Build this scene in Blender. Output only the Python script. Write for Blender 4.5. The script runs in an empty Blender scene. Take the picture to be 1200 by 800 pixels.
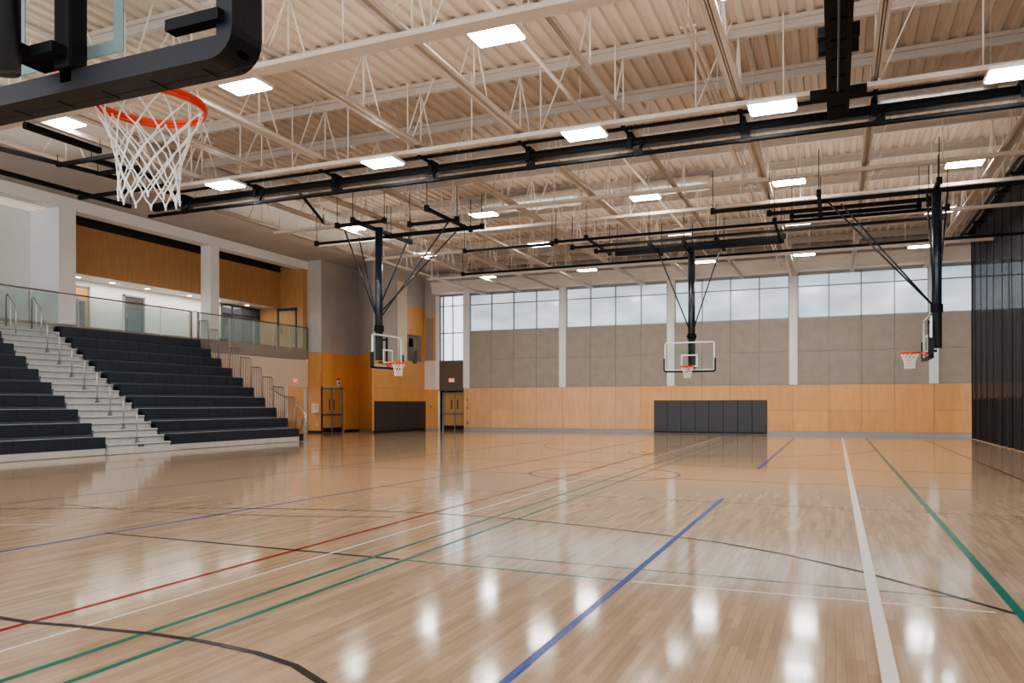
import bpy, math, random
from mathutils import Vector, Matrix
random.seed(7)
C = bpy.context.scene.collection
ORG = {}

# ------------------------------------------------------------------ materials
def newmat(name):
    m = bpy.data.materials.new(name); m.use_nodes = True
    nt = m.node_tree; b = nt.nodes['Principled BSDF']
    return m, nt, b
def plain(name, col, rough=.5, metal=0, spec=.5, noise=0, nscale=3, bump=0, bscale=40):
    m, nt, b = newmat(name)
    b.inputs['Base Color'].default_value = (*col, 1); b.inputs['Roughness'].default_value = rough
    b.inputs['Metallic'].default_value = metal; b.inputs['Specular IOR Level'].default_value = spec
    tc = nt.nodes.new('ShaderNodeTexCoord')
    if noise:
        n = nt.nodes.new('ShaderNodeTexNoise'); n.inputs['Scale'].default_value = nscale; n.inputs['Detail'].default_value = 4
        nt.links.new(tc.outputs['Object'], n.inputs['Vector'])
        r = nt.nodes.new('ShaderNodeValToRGB')
        r.color_ramp.elements[0].position = .3; r.color_ramp.elements[1].position = .7
        r.color_ramp.elements[0].color = (*[c*(1-noise) for c in col], 1)
        r.color_ramp.elements[1].color = (*[min(1, c*(1+noise)) for c in col], 1)
        nt.links.new(n.outputs['Fac'], r.inputs['Fac']); nt.links.new(r.outputs['Color'], b.inputs['Base Color'])
    if bump:
        n = nt.nodes.new('ShaderNodeTexNoise'); n.inputs['Scale'].default_value = bscale
        nt.links.new(tc.outputs['Object'], n.inputs['Vector'])
        bp = nt.nodes.new('ShaderNodeBump'); bp.inputs['Strength'].default_value = bump; bp.inputs['Distance'].default_value = .02
        nt.links.new(n.outputs['Fac'], bp.inputs['Height']); nt.links.new(bp.outputs['Normal'], b.inputs['Normal'])
    return m
def wood(name, col, var=.16, rough=.35):
    m, nt, b = newmat(name)
    geo = nt.nodes.new('ShaderNodeNewGeometry')
    mp = nt.nodes.new('ShaderNodeMapping'); mp.inputs['Scale'].default_value = (2.6, 2.6, .35)
    nt.links.new(geo.outputs['Position'], mp.inputs['Vector'])
    n = nt.nodes.new('ShaderNodeTexNoise'); n.inputs['Scale'].default_value = 2.2; n.inputs['Detail'].default_value = 7; n.inputs['Roughness'].default_value = .65
    nt.links.new(mp.outputs['Vector'], n.inputs['Vector'])
    oi = nt.nodes.new('ShaderNodeObjectInfo')
    r = nt.nodes.new('ShaderNodeValToRGB')
    r.color_ramp.elements[0].position = .25; r.color_ramp.elements[1].position = .75
    r.color_ramp.elements[0].color = (*[c*(1-var*(1+.3*i)) for i, c in enumerate(col)], 1)
    r.color_ramp.elements[1].color = (*[min(1, c*(1+var)) for c in col], 1)
    nt.links.new(n.outputs['Fac'], r.inputs['Fac'])
    hv = nt.nodes.new('ShaderNodeHueSaturation')
    ma = nt.nodes.new('ShaderNodeMath'); ma.operation = 'MULTIPLY_ADD'; ma.inputs[1].default_value = .16; ma.inputs[2].default_value = .92
    nt.links.new(oi.outputs['Random'], ma.inputs[0]); nt.links.new(ma.outputs[0], hv.inputs['Value'])
    nt.links.new(r.outputs['Color'], hv.inputs['Color'])
    nt.links.new(hv.outputs['Color'], b.inputs['Base Color'])
    b.inputs['Roughness'].default_value = rough
    return m
def emis(name, col, s):
    m, nt, b = newmat(name)
    b.inputs['Base Color'].default_value = (*col, 1)
    b.inputs['Emission Color'].default_value = (*col, 1); b.inputs['Emission Strength'].default_value = s
    return m
def see(name, tint, body, fac, rough=.1, gloss=0.0):
    """semi transparent sheet: fac = share that is body, gloss = share that is glossy"""
    m, nt, b = newmat(name)
    b.inputs['Base Color'].default_value = (*body, 1); b.inputs['Roughness'].default_value = rough
    b.inputs['Specular IOR Level'].default_value = gloss
    t = nt.nodes.new('ShaderNodeBsdfTransparent'); t.inputs['Color'].default_value = (*tint, 1)
    mx = nt.nodes.new('ShaderNodeMixShader'); mx.inputs['Fac'].default_value = fac
    nt.links.new(t.outputs[0], mx.inputs[1]); nt.links.new(b.outputs[0], mx.inputs[2])
    nt.links.new(mx.outputs[0], nt.nodes['Material Output'].inputs['Surface'])
    return m

M = {}
M['maplewall'] = wood('maple_panel', (.74, .385, .145), .11, .33)
M['maplepale'] = wood('maple_panel_pale', (.76, .45, .25), .11, .33)
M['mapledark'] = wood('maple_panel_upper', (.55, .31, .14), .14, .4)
M['doorwood'] = wood('door_veneer', (.58, .34, .14), .1, .35)
M['taupe'] = plain('acoustic_taupe', (.385, .34, .295), .9, spec=.2, noise=.06, nscale=2, bump=.3, bscale=25)
M['taupe_dark'] = plain('acoustic_taupe_dark', (.17, .135, .105), .9, spec=.2, noise=.05)
M['greywall'] = plain('painted_grey_wall', (.50, .455, .42), .75, spec=.3, noise=.06, nscale=.6)
M['pier'] = plain('pale_grey_pier', (.56, .54, .52), .6, noise=.04)
M['white'] = plain('white_paint', (.85, .85, .84), .5, noise=.03, nscale=.7)
M['whitewall'] = plain('white_wall', (.88, .87, .86), .6, noise=.02, nscale=.5)
M['beige'] = plain('beige_wall', (.80, .66, .52), .6, noise=.03, nscale=.7)
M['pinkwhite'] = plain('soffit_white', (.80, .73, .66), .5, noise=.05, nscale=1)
M['deck'] = plain('roof_deck_cream', (.54, .445, .365), .5, noise=.05, nscale=.8)
M['steel_cream'] = plain('cream_painted_steel', (.63, .555, .49), .45, noise=.04, nscale=1.5)
M['steel_grey'] = plain('grey_painted_steel', (.46, .40, .35), .45, noise=.04, nscale=1.5)
M['black'] = plain('black_painted_steel', (.007, .008, .009), .6, spec=.15)
M['navy'] = plain('blue_black_steel', (.012, .022, .032), .28, spec=.6)
M['blackrub'] = plain('black_rubber', (.012, .012, .013), .6)
M['pad'] = plain('charcoal_vinyl', (.040, .042, .048), .42, noise=.1, nscale=2, bump=.1, bscale=60)
M['boardpad'] = plain('board_padding', (.006, .007, .010), .5, spec=.3, bump=.06, bscale=90)
M['seat'] = plain('navy_seat_plastic', (.012, .022, .036), .42, noise=.15, nscale=3)
M['seatgap'] = plain('seat_underside', (.055, .075, .09), .5)
M['tread'] = plain('brushed_aluminium', (.50, .52, .53), .42, metal=.2, noise=.07, nscale=4)
M['riser'] = plain('riser_metal', (.56, .57, .57), .45, metal=.2, noise=.06, nscale=3)
M['plinth'] = plain('plinth_metal', (.55, .54, .52), .35, metal=.2, noise=.05)
M['chrome'] = plain('satin_steel', (.55, .54, .53), .28, metal=.9)
M['railsteel'] = plain('rail_steel', (.30, .27, .25), .35, metal=.7)
M['frame'] = plain('window_frame_steel', (.30, .34, .37), .4, metal=.4)
M['darkframe'] = plain('dark_door_frame', (.07, .065, .062), .4)
M['greyframe'] = plain('grey_door_frame', (.26, .24, .23), .45)
M['orange'] = plain('orange_rim_paint', (.78, .065, .02), .35)
M['net'] = plain('white_net_cord', (.86, .84, .80), .7)
M['boardwhite'] = plain('board_white', (.80, .80, .79), .4)
M['boardgrey'] = plain('board_frame_aluminium', (.62, .63, .62), .35, metal=.3)
M['duct'] = plain('galvanised_duct', (.75, .72, .68), .28, metal=.6, noise=.08, nscale=6, bump=.5, bscale=6)
M['base'] = plain('grey_rubber_base', (.36, .36, .36), .4)
M['slab'] = plain('mezzanine_fascia', (.36, .31, .265), .6, noise=.04)
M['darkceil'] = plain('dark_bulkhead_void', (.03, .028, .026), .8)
M['red'] = plain('alarm_red', (.75, .04, .03), .4)
M['signwhite'] = plain('sign_white', (.8, .8, .78), .5)
M['redglow'] = emis('exit_red_glow', (1, .02, .01), 1.1)
M['lamp'] = emis('light_diffuser', (1, .97, .92), 46)
M['down'] = emis('downlight_lens', (1, .95, .86), 14)
M['lampbody'] = plain('fixture_white', (.8, .8, .79), .4)
M['glassrail'] = see('rail_glass', (.90, .97, .95), (.62, .74, .73), .24, .08, .8)  # whitish body: window reflection put into the glass colour
M['glass'] = see('backboard_glass', (.96, .985, .98), (.4, .5, .48), .025, .05, .8)
M['greytape'] = see('frosted_band', (.7, .75, .75), (.20, .25, .26), .8, .4, .4)
M['mesh'] = see('black_curtain_mesh', (.93, .96, 1), (.034, .037, .043), .84, .8, .1)
M['netting'] = see('grey_net_sheet', (.9, .9, .9), (.22, .19, .16), .3, .8, .2)
M['vinyl'] = plain('black_vinyl', (.018, .021, .027), .6, spec=.2, noise=.2, nscale=2)
M['sheet'] = see('store_glass', (.8, .86, .9), (.14, .16, .17), .55, .05, .8)

def window_mat():
    m, nt, b = newmat('translucent_daylight_panel')
    geo = nt.nodes.new('ShaderNodeNewGeometry')
    mp = nt.nodes.new('ShaderNodeMapping'); mp.inputs['Scale'].default_value = (.35, .35, 1.0)
    nt.links.new(geo.outputs['Position'], mp.inputs['Vector'])
    n = nt.nodes.new('ShaderNodeTexNoise'); n.inputs['Scale'].default_value = 1.1; n.inputs['Detail'].default_value = 2
    nt.links.new(mp.outputs['Vector'], n.inputs['Vector'])
    r = nt.nodes.new('ShaderNodeValToRGB')
    r.color_ramp.elements[0].position = .35; r.color_ramp.elements[1].position = .65
    r.color_ramp.elements[0].color = (.40, .50, .60, 1); r.color_ramp.elements[1].color = (.70, .76, .80, 1)
    nt.links.new(n.outputs['Fac'], r.inputs['Fac'])
    nt.links.new(r.outputs['Color'], b.inputs['Emission Color'])
    b.inputs['Emission Strength'].default_value = .62
    b.inputs['Base Color'].default_value = (.3, .33, .36, 1); b.inputs['Roughness'].default_value = .15
    return m
M['window'] = window_mat()
M['window_bright'] = emis('clear_daylight_pane', (.86, .93, 1), .8)

def floor_mat():
    m, nt, b = newmat('varnished_maple_floor')
    geo = nt.nodes.new('ShaderNodeNewGeometry')
    sx = nt.nodes.new('ShaderNodeSeparateXYZ'); cb = nt.nodes.new('ShaderNodeCombineXYZ')
    nt.links.new(geo.outputs['Position'], sx.inputs[0])
    nt.links.new(sx.outputs['Y'], cb.inputs['X']); nt.links.new(sx.outputs['X'], cb.inputs['Y'])
    br = nt.nodes.new('ShaderNodeTexBrick'); br.offset = .37; br.offset_frequency = 3; br.squash = 1.3; br.squash_frequency = 5
    br.inputs['Scale'].default_value = 1; br.inputs['Brick Width'].default_value = .7; br.inputs['Row Height'].default_value = .062
    br.inputs['Mortar Size'].default_value = .0012; br.inputs['Mortar Smooth'].default_value = .5; br.inputs['Bias'].default_value = -.1
    br.inputs['Color1'].default_value = (.52, .395, .272, 1); br.inputs['Color2'].default_value = (.405, .30, .20, 1)
    br.inputs['Mortar'].default_value = (.27, .17, .10, 1)
    nt.links.new(cb.outputs[0], br.inputs['Vector'])
    mp = nt.nodes.new('ShaderNodeMapping'); mp.inputs['Scale'].default_value = (9, .7, 1)
    nt.links.new(geo.outputs['Position'], mp.inputs['Vector'])
    n = nt.nodes.new('ShaderNodeTexNoise'); n.inputs['Scale'].default_value = 1.0; n.inputs['Detail'].default_value = 5
    nt.links.new(mp.outputs[0], n.inputs['Vector'])
    r = nt.nodes.new('ShaderNodeValToRGB')
    r.color_ramp.elements[0].position = .3; r.color_ramp.elements[1].position = .72
    r.color_ramp.elements[0].color = (.82, .79, .76, 1); r.color_ramp.elements[1].color = (1.1, 1.09, 1.08, 1)
    nt.links.new(n.outputs['Fac'], r.inputs['Fac'])
    mx = nt.nodes.new('ShaderNodeMix'); mx.data_type = 'RGBA'; mx.blend_type = 'MULTIPLY'; mx.inputs[0].default_value = 1
    nt.links.new(br.outputs['Color'], mx.inputs[6]); nt.links.new(r.outputs['Color'], mx.inputs[7])
    nt.links.new(mx.outputs[2], b.inputs['Base Color'])
    b.inputs['Roughness'].default_value = .10; b.inputs['IOR'].default_value = 1.5
    n2 = nt.nodes.new('ShaderNodeTexNoise'); n2.inputs['Scale'].default_value = 3.5; n2.inputs['Detail'].default_value = 3
    nt.links.new(geo.outputs['Position'], n2.inputs['Vector'])
    bp = nt.nodes.new('ShaderNodeBump'); bp.inputs['Strength'].default_value = .05; bp.inputs['Distance'].default_value = .02
    nt.links.new(n2.outputs['Fac'], bp.inputs['Height']); nt.links.new(bp.outputs['Normal'], b.inputs['Normal'])
    return m
M['floor'] = floor_mat()
def line(name, col):
    M[name] = plain(name, col, .22)
    M[name].node_tree.nodes['Principled BSDF'].inputs['IOR'].default_value = 1.22
line('line_red', (.26, .010, .008)); line('line_white', (.72, .70, .66)); line('line_green', (.004, .15, .115))
line('line_blue', (.003, .05, .28)); line('line_black', (.025, .022, .025)); line('line_brown', (.13, .075, .05))

# ------------------------------------------------------------------ mesh builder
class MB:
    def __init__(s): s.v = []; s.f = []
    def box(s, x0, x1, y0, y1, z0, z1):
        o = len(s.v)
        x0, x1 = min(x0, x1), max(x0, x1); y0, y1 = min(y0, y1), max(y0, y1); z0, z1 = min(z0, z1), max(z0, z1)
        s.v += [(x0,y0,z0),(x1,y0,z0),(x1,y1,z0),(x0,y1,z0),(x0,y0,z1),(x1,y0,z1),(x1,y1,z1),(x0,y1,z1)]
        s.f += [tuple(o+i for i in q) for q in ((0,3,2,1),(4,5,6,7),(0,1,5,4),(1,2,6,5),(2,3,7,6),(3,0,4,7))]
        return s
    def bevbox(s, x0, x1, y0, y1, z0, z1, b):
        """box with chamfered edges"""
        x0, x1 = min(x0, x1), max(x0, x1); y0, y1 = min(y0, y1), max(y0, y1); z0, z1 = min(z0, z1), max(z0, z1)
        import bmesh
        bm = bmesh.new(); bmesh.ops.create_cube(bm, size=1)
        for v in bm.verts:
            v.co = Vector(((x0+x1)/2+v.co.x*(x1-x0), (y0+y1)/2+v.co.y*(y1-y0), (z0+z1)/2+v.co.z*(z1-z0)))
        bmesh.ops.bevel(bm, geom=list(bm.edges), offset=b, segments=2, affect='EDGES', profile=.6)
        o = len(s.v); bm.verts.index_update()
        s.v += [tuple(v.co) for v in bm.verts]; s.f += [tuple(o+v.index for v in f.verts) for f in bm.faces]
        bm.free(); return s
    def quad(s, a, b, c, d):
        o = len(s.v); s.v += [tuple(a), tuple(b), tuple(c), tuple(d)]; s.f.append((o, o+1, o+2, o+3)); return s
    def beam(s, p, q, w, h, up=(0, 0, 1)):
        p, q = Vector(p), Vector(q); d = (q-p).normalized(); u = Vector(up)
        if abs(d.dot(u)) > .98: u = Vector((0, 1, 0))
        r = d.cross(u).normalized(); u = r.cross(d).normalized()
        o = len(s.v)
        for e in (p, q):
            for a, b in ((-1,-1),(1,-1),(1,1),(-1,1)): s.v.append(tuple(e + r*a*w/2 + u*b*h/2))
        s.f += [tuple(o+i for i in k) for k in ((0,1,2,3),(7,6,5,4),(0,4,5,1),(1,5,6,2),(2,6,7,3),(3,7,4,0))]
        return s
    def tube(s, pts, r, n=8, closed=False, caps=True):
        pts = [Vector(p) for p in pts]; N = len(pts); o = len(s.v)
        prev = None
        for i, p in enumerate(pts):
            a = pts[(i-1) % N] if (closed or i > 0) else p
            b = pts[(i+1) % N] if (closed or i < N-1) else p
            d = (b-a).normalized()
            if prev is None:
                u = Vector((0, 0, 1)) if abs(d.z) < .9 else Vector((1, 0, 0))
                x = d.cross(u).normalized()
            else:
                x = (prev - d*prev.dot(d)).normalized()
            prev = x; y = d.cross(x)
            rr = r[i] if isinstance(r, (list, tuple)) else r
            for k in range(n):
                t = 2*math.pi*k/n
                s.v.append(tuple(p + x*math.cos(t)*rr + y*math.sin(t)*rr))
        m = N if closed else N-1
        for i in range(m):
            for k in range(n):
                a = o+i*n+k; b = o+i*n+(k+1) % n; c = o+((i+1) % N)*n+(k+1) % n; d = o+((i+1) % N)*n+k
                s.f.append((a, b, c, d))
        if caps and not closed:
            s.f.append(tuple(o+k for k in reversed(range(n)))); s.f.append(tuple(o+(N-1)*n+k for k in range(n)))
        return s
    def prism(s, poly, axis, a0, a1):
        """polygon (2-D) extruded along axis"""
        o = len(s.v); n = len(poly)
        for a in (a0, a1):
            for p in poly:
                s.v.append({'x': (a, p[0], p[1]), 'y': (p[0], a, p[1]), 'z': (p[0], p[1], a)}[axis])
        s.f.append(tuple(o+i for i in reversed(range(n)))); s.f.append(tuple(o+n+i for i in range(n)))
        for i in range(n): s.f.append((o+i, o+(i+1) % n, o+n+(i+1) % n, o+n+i))
        return s
    def build(s, name, mat, parent=None, label=None, smooth=False, loc=None):
        org = Vector(loc) if loc else Vector((0, 0, 0))
        base = Vector(ORG.get(parent.name, (0, 0, 0))) if parent else Vector((0, 0, 0))
        me = bpy.data.meshes.new(name)
        off = base + (org if not parent else Vector((0,0,0)))
        me.from_pydata([tuple(Vector(v)-off) for v in s.v], [], s.f); me.update()
        me.materials.append(M[mat] if isinstance(mat, str) else mat)
        import bmesh
        bm = bmesh.new(); bm.from_mesh(me); bmesh.ops.recalc_face_normals(bm, faces=bm.faces); bm.to_mesh(me); bm.free()
        if smooth:
            for p in me.polygons: p.use_smooth = True
        o = bpy.data.objects.new(name, me); C.objects.link(o)
        if parent: o.parent = parent; ORG[o.name] = tuple(base)
        else: o.location = org; ORG[o.name] = tuple(org)
        if label: o['label'] = label
        return o
def thing(name, label, cat, loc, group=None):
    o = bpy.data.objects.new(name, None); C.objects.link(o); o.location = loc; o.empty_display_size = .2
    o['label'] = label; o['category'] = cat
    if group: o['group'] = group
    ORG[o.name] = tuple(loc); return o
def tag(o, label, cat, group=None, kind=None):
    o['label'] = label; o['category'] = cat
    if group: o['group'] = group
    if kind: o['kind'] = kind
    return o
def struct(o, label, cat='wall'):
    o['kind'] = 'structure'; o['label'] = label; o['category'] = cat; return o
def sempty(name, label, cat, loc=(0, 0, 0)):
    o = bpy.data.objects.new(name, None); C.objects.link(o); o.location = loc
    ORG[o.name] = tuple(loc); return struct(o, label, cat)

W = 44.6            # back wall plane (Y)
XM = -28.75         # mezzanine front plane
XA = -27.8          # wall with the far-left double door
XB = -24.9          # wall with the left pads
XR = 6.0            # divider curtain
XE = 21.0           # far side wall of the hall beyond the curtain
ZD = 10.35          # roof deck
XS = -20.3          # left edge of the trussed bay

# ------------------------------------------------------------------ floor and lines
fl = struct(MB().box(-36, XE, -6, W+2, -.2, 0).build('floor', 'floor'), 'glossy pale maple sports floor with coloured court lines', 'floor')
def cline(pts, w, mat, label, z=.0015):
    m = MB(); P = [Vector((p[0], p[1], 0)) for p in pts]
    L, R = [], []
    for i, p in enumerate(P):
        a = P[max(0, i-1)]; b = P[min(len(P)-1, i+1)]; d = (b-a).normalized(); n = Vector((-d.y, d.x, 0))*w/2
        L.append(p+n); R.append(p-n)
    for i in range(len(P)-1):
        m.quad((*L[i].xy, z), (*R[i].xy, z), (*R[i+1].xy, z), (*L[i+1].xy, z))
    return m.build('court_line', mat, fl, label)
def arc(cx, cy, r, a0, a1, n=48, ry=None):
    return [(cx+r*math.cos(math.radians(a0+(a1-a0)*i/n)), cy+(ry or r)*math.sin(math.radians(a0+(a1-a0)*i/n))) for i in range(n+1)]
cline([(-5.8, .5), (-5.8, 42)], .066, 'line_red', 'dark red line')
cline([(-5.3, .5), (-5.3, 40)], .038, 'line_white', 'thin white line', .002)
cline([(-4.73, .5), (-4.73, 38)], .058, 'line_green', 'green line', .002)
cline([(-4.33, .5), (-4.33, 42)], .058, 'line_green', 'second green line')
cline([(-1.865, 3), (-1.865, 14.2)], .065, 'line_blue', 'broad blue line', .003)
cline([(-1.85, 20.9), (-1.85, 39.8)], .08, 'line_blue', 'far blue line', .003)
cline([(.31, 3), (.31, 41.2)], .1, 'line_white', 'broad white line', .003)
cline([(1.375, 3), (1.375, 40.5)], .08, 'line_green', 'broad green line', .003)
cline([(3.8, 5), (3.8, 40.5)], .05, 'line_black', 'dark side line')
cline([(-9.0, 3), (-8.75, 9.96), (-8.5, 16), (-8.3, 22), (-8.1, 36)], .065, 'line_blue', 'slim blue line')
cline([(-13.2, 8), (-12.6, 14), (-12.4, 24), (-12.3, 36)], .06, 'line_blue', 'faint blue line')
cline([(-17.5, 10), (-17.5, 38)], .04, 'line_brown', 'faint brown line')
cline([(-19.6, 10), (-19.6, 38)], .04, 'line_brown', 'faint brown line by the bleachers')
cline([(-8.9, 7.33), (-4.4, 7.31)], .06, 'line_black', 'black cross line')
cline([(-4.3, 7.31), (-1.9, 7.25)], .04, 'line_green', 'dark green cross line')
cline([(-1.8, 7.25), (1.2, 7.3)], .035, 'line_white', 'white cross line')
cline([(-3.6, 7.86), (1.1, 7.72)], .03, 'line_green', 'thin green cross line')
cline([(-8.7, 13.74), (5.5, 13.5)], .04, 'line_green', 'far thin green cross line')
cline([(-14, 17.6), (5.5, 17.4)], .04, 'line_brown', 'thin brown cross line')
cline([(-20, 21.5), (5.5, 21.5)], .035, 'line_brown', 'faint far cross line')
cline([(-16, 31.0), (5.5, 31.0)], .035, 'line_brown', 'faintest far cross line')
# the wide dark arc that sweeps across the court and the near arc
cline([(-20, 4.2), (-12.56, 8.38), (-11.31, 8.95), (-10.05, 9.51), (-8.16, 10.17), (-6.9, 10.46), (-5.7, 10.6), (-4.42, 10.55), (-3.12, 10.28), (-2.1, 9.98), (-1.26, 9.66), (-.52, 9.2), (.25, 8.54), (.86, 7.88), (1.39, 7.25), (2.0, 6.3), (2.4, 5.3)], .055, 'line_black', 'long dark curved line', .0025)
cline([(-12.3, 9.2), (-10.3, 9.0), (-8.75, 9.25), (-7.5, 9.55), (-6.1, 10.0)], .05, 'line_brown', 'short brown curve')
cline([(-6.9, 4.1)] + [(-5.81, 4.10), (-5.44, 4.16), (-5.02, 4.2), (-4.7, 4.24), (-4.2, 4.25), (-3.65, 4.19), (-3.24, 4.08), (-2.87, 3.88), (-2.5, 3.5), (-2.2, 3.0)], .06, 'line_black', 'thick dark arc nearest the camera', .0025)
cline(arc(-5.2, 18.2, 1.8, -180, 180, 60), .06, 'line_brown', 'centre circle')
cline(arc(-4.95, 31.5, 6.3, 180, 360, 60), .04, 'line_brown', 'far three point arc')
cline(arc(-4.95, 27.0, 1.8, 180, 360, 40), .04, 'line_brown', 'far free throw arc')
cline(arc(-4.95, 27.0, 1.3, 180, 360, 40), .035, 'line_brown', 'inner free throw arc')
cline([(-12.9, 7.4), (-11.2, 7.1), (-10.2, 7.6)], .03, 'line_white', 'short white mark')

# ------------------------------------------------------------------ roof
m = MB()
m.box(-36, XE, -6, W+.3, ZD, ZD+.3)
x = -35.9; prof = []
while x < XE-.4:
    m.prism([(x, ZD+.02), (x+.05, ZD-.07), (x+.19, ZD-.07), (x+.24, ZD+.02)], 'y', -5.9, W+.2)
    x += .36
cl = struct(m.build('ceiling', 'deck'), 'cream ribbed metal roof deck above the trusses', 'ceiling')
MB().box(XM-.3, XS-.35, -6, W, 10.14, ZD-.1).build('grey_soffit', 'greywall', cl, 'flat grey soffit over the stands')

ordn = ['first','second','third','fourth','fifth','sixth','seventh','eighth','ninth','tenth','eleventh','twelfth','thirteenth','fourteenth','fifteenth','sixteenth','seventeenth','eighteenth','nineteenth','twentieth']
# purlins running across, carrying the deck
yy = 1.86; i = 0
while yy < W-.5:
    m = MB().box(XS-.2, XE-.1, yy-.07, yy+.07, ZD-.36, ZD-.31).box(XS-.2, XE-.1, yy-.015, yy+.015, ZD-.32, ZD-.15).box(XS-.2, XE-.1, yy-.07, yy+.07, ZD-.16, ZD-.06)
    tag(m.build('roof_purlin', 'steel_grey', loc=(0, yy, ZD-.36)), 'grey cream cross purlin against the roof deck, %s from the camera end' % ordn[i], 'purlin', 'roof purlins')
    yy += 2.72; i += 1
def truss_y(xc, w, label, y0=.5, y1=W-.35, zb=8.55, mat='steel_cream', thin=False):
    t = thing('roof_truss', label, 'truss', (xc, (y0+y1)/2, zb), 'long roof trusses running to the window wall')
    m = MB()
    m.box(xc-w/2, xc+w/2, y0, y1, zb, zb+.05)
    m.box(xc-.035, xc-.015, y0, y1, zb, zb+.14).box(xc+.015, xc+.035, y0, y1, zb, zb+.14)
    m.build('bottom_chord', mat, t)
    m = MB().box(xc-.012, xc+.012, 1.5, y1-1, zb+.05, zb+.075); y = 1.86
    while y+2.72 < y1:      # a V of thin web bars under every purlin
        m.beam((xc, y, ZD-.33), (xc, y, zb+.06), .03, .04)
        m.beam((xc, y, ZD-.33), (xc, y-.75, zb+.06), .025, .03, up=(1, 0, 0))
        if not thin: m.beam((xc, y, ZD-.33), (xc, y+.75, zb+.06), .025, .03, up=(1, 0, 0))
        y += 2.72
    m.build('web', mat, t)
TX = [XS, -17.9, -15.6, -13.35, -10.25, -7.37, -4.7, -2.02, .8, 4.25, 7.2, 10.1, 13.0, 16.0]
names = ['leftmost', 'second from the left', 'third from the left', 'fourth from the left', 'fifth from the left', 'sixth from the left', 'slender seventh from the left', 'eighth from the left', 'ninth from the left', 'one just left of the black divider curtain', 'first beyond the curtain', 'second beyond the curtain', 'third beyond the curtain', 'fourth beyond the curtain']
for xc, n in zip(TX, names):
    truss_y(xc, .12 if xc == -4.7 else .28 if xc not in (.8, -17.9) else .2, 'cream steel roof truss running away from camera, %s' % n, thin=xc == -4.7)
def girder_x(yc, w, label, zb=8.36):
    t = thing('roof_girder', label, 'girder', (-4, yc, zb), 'cross girders under the roof')
    x0, x1 = XS+.05, XE-.2
    MB().box(x0, x1, yc-w/2, yc+w/2, zb, zb+.1).build('bottom_chord', 'steel_cream', t)
    m = MB().box(x0+.1, x1-.1, yc-.012, yc+.012, zb+.09, zb+.115); x = x0+.2; k = 0; st = 1.9
    while x+st < x1:
        m.beam((x, yc, zb+.1), (x, yc, ZD-.06), .03, .03)
        if k % 2: m.beam((x, yc, zb+.1), (x+.8, yc, ZD-.06), .025, .03, up=(0, 1, 0))
        x += st; k += 1
    m.build('web', 'steel_cream', t)
for yc, w, n in ((6.3, .3, 'first, almost overhead'), (12.35, .36, 'broad second one, nearest in view'), (18.0, .2, 'third, just before the black divider tube'), (24.35, .2, 'fourth, beyond the black divider tube'), (27.1, .16, 'slim fifth one'), (30.6, .2, 'sixth, over the far hoop'), (36.7, .2, 'last before the window wall')):
    girder_x(yc, w, 'cream cross girder under the roof, ' + n)
# conduits and ducts
m = MB().tube([(-2.66, 1, 8.9), (-2.66, W-1, 8.9)], .035).tube([(-2.54, 1, 8.9), (-2.54, W-1, 8.9)], .025)
for y in range(3, 44, 4): m.box(-2.75, -2.45, y-.02, y+.02, 8.93, 8.96).tube([(-2.6, y, 8.95), (-2.6, y, ZD-.13)], .012, 5)
tag(m.build('conduit_run', 'steel_cream', loc=(-2.6, 20, 8.9)), 'pair of thin cream conduits running away beside the central truss', 'conduit')
m = MB().tube([(-6.05, 1, 9.3), (-6.05, W-1, 9.3)], .045)
for y in range(3, 44, 4): m.tube([(-6.05, y, 9.3), (-6.05, y, ZD-.13)], .012, 5)
tag(m.build('sprinkler_pipe', 'steel_cream', loc=(-6.05, 20, 9.3)), 'thin cream sprinkler pipe running away above the centre lights', 'pipe')
m = MB(); pts = [(-13.3+.35*i, 28.6, 9.72) for i in range(13)]
m.tube(pts, [.30+.03*(i % 2) for i in range(13)], 14).tube([(-11.2, 28.6, 10), (-11.2, 28.6, ZD-.08)], .02, 5)
tag(m.build('air_duct', 'duct', smooth=True, loc=(-11, 28.6, 9.4)), 'short shiny ribbed duct hung left of centre between trusses', 'duct')
m = MB(); pts = [(-7.0+.35*i, 28.6, 9.72) for i in range(9)]
m.tube(pts, [.26+.03*(i % 2) for i in range(9)], 14).tube([(-5.6, 28.6, 9.98), (-5.6, 28.6, ZD-.08)], .02, 5)
tag(m.build('air_duct', 'duct', smooth=True, loc=(-6, 28.6, 9.4)), 'short shiny ribbed duct hung near the middle of roof', 'duct')
m = MB(); pts = [(1.0+.35*i, 23.0, 9.75) for i in range(9)]
m.tube(pts, [.30+.03*(i % 2) for i in range(9)], 14).tube([(2.4, 23, 10), (2.4, 23, ZD-.08)], .02, 5)
tag(m.build('air_duct', 'duct', smooth=True, loc=(2.4, 23.0, 9.4)), 'shiny ribbed duct hung at right over the side hoop', 'duct')

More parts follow.
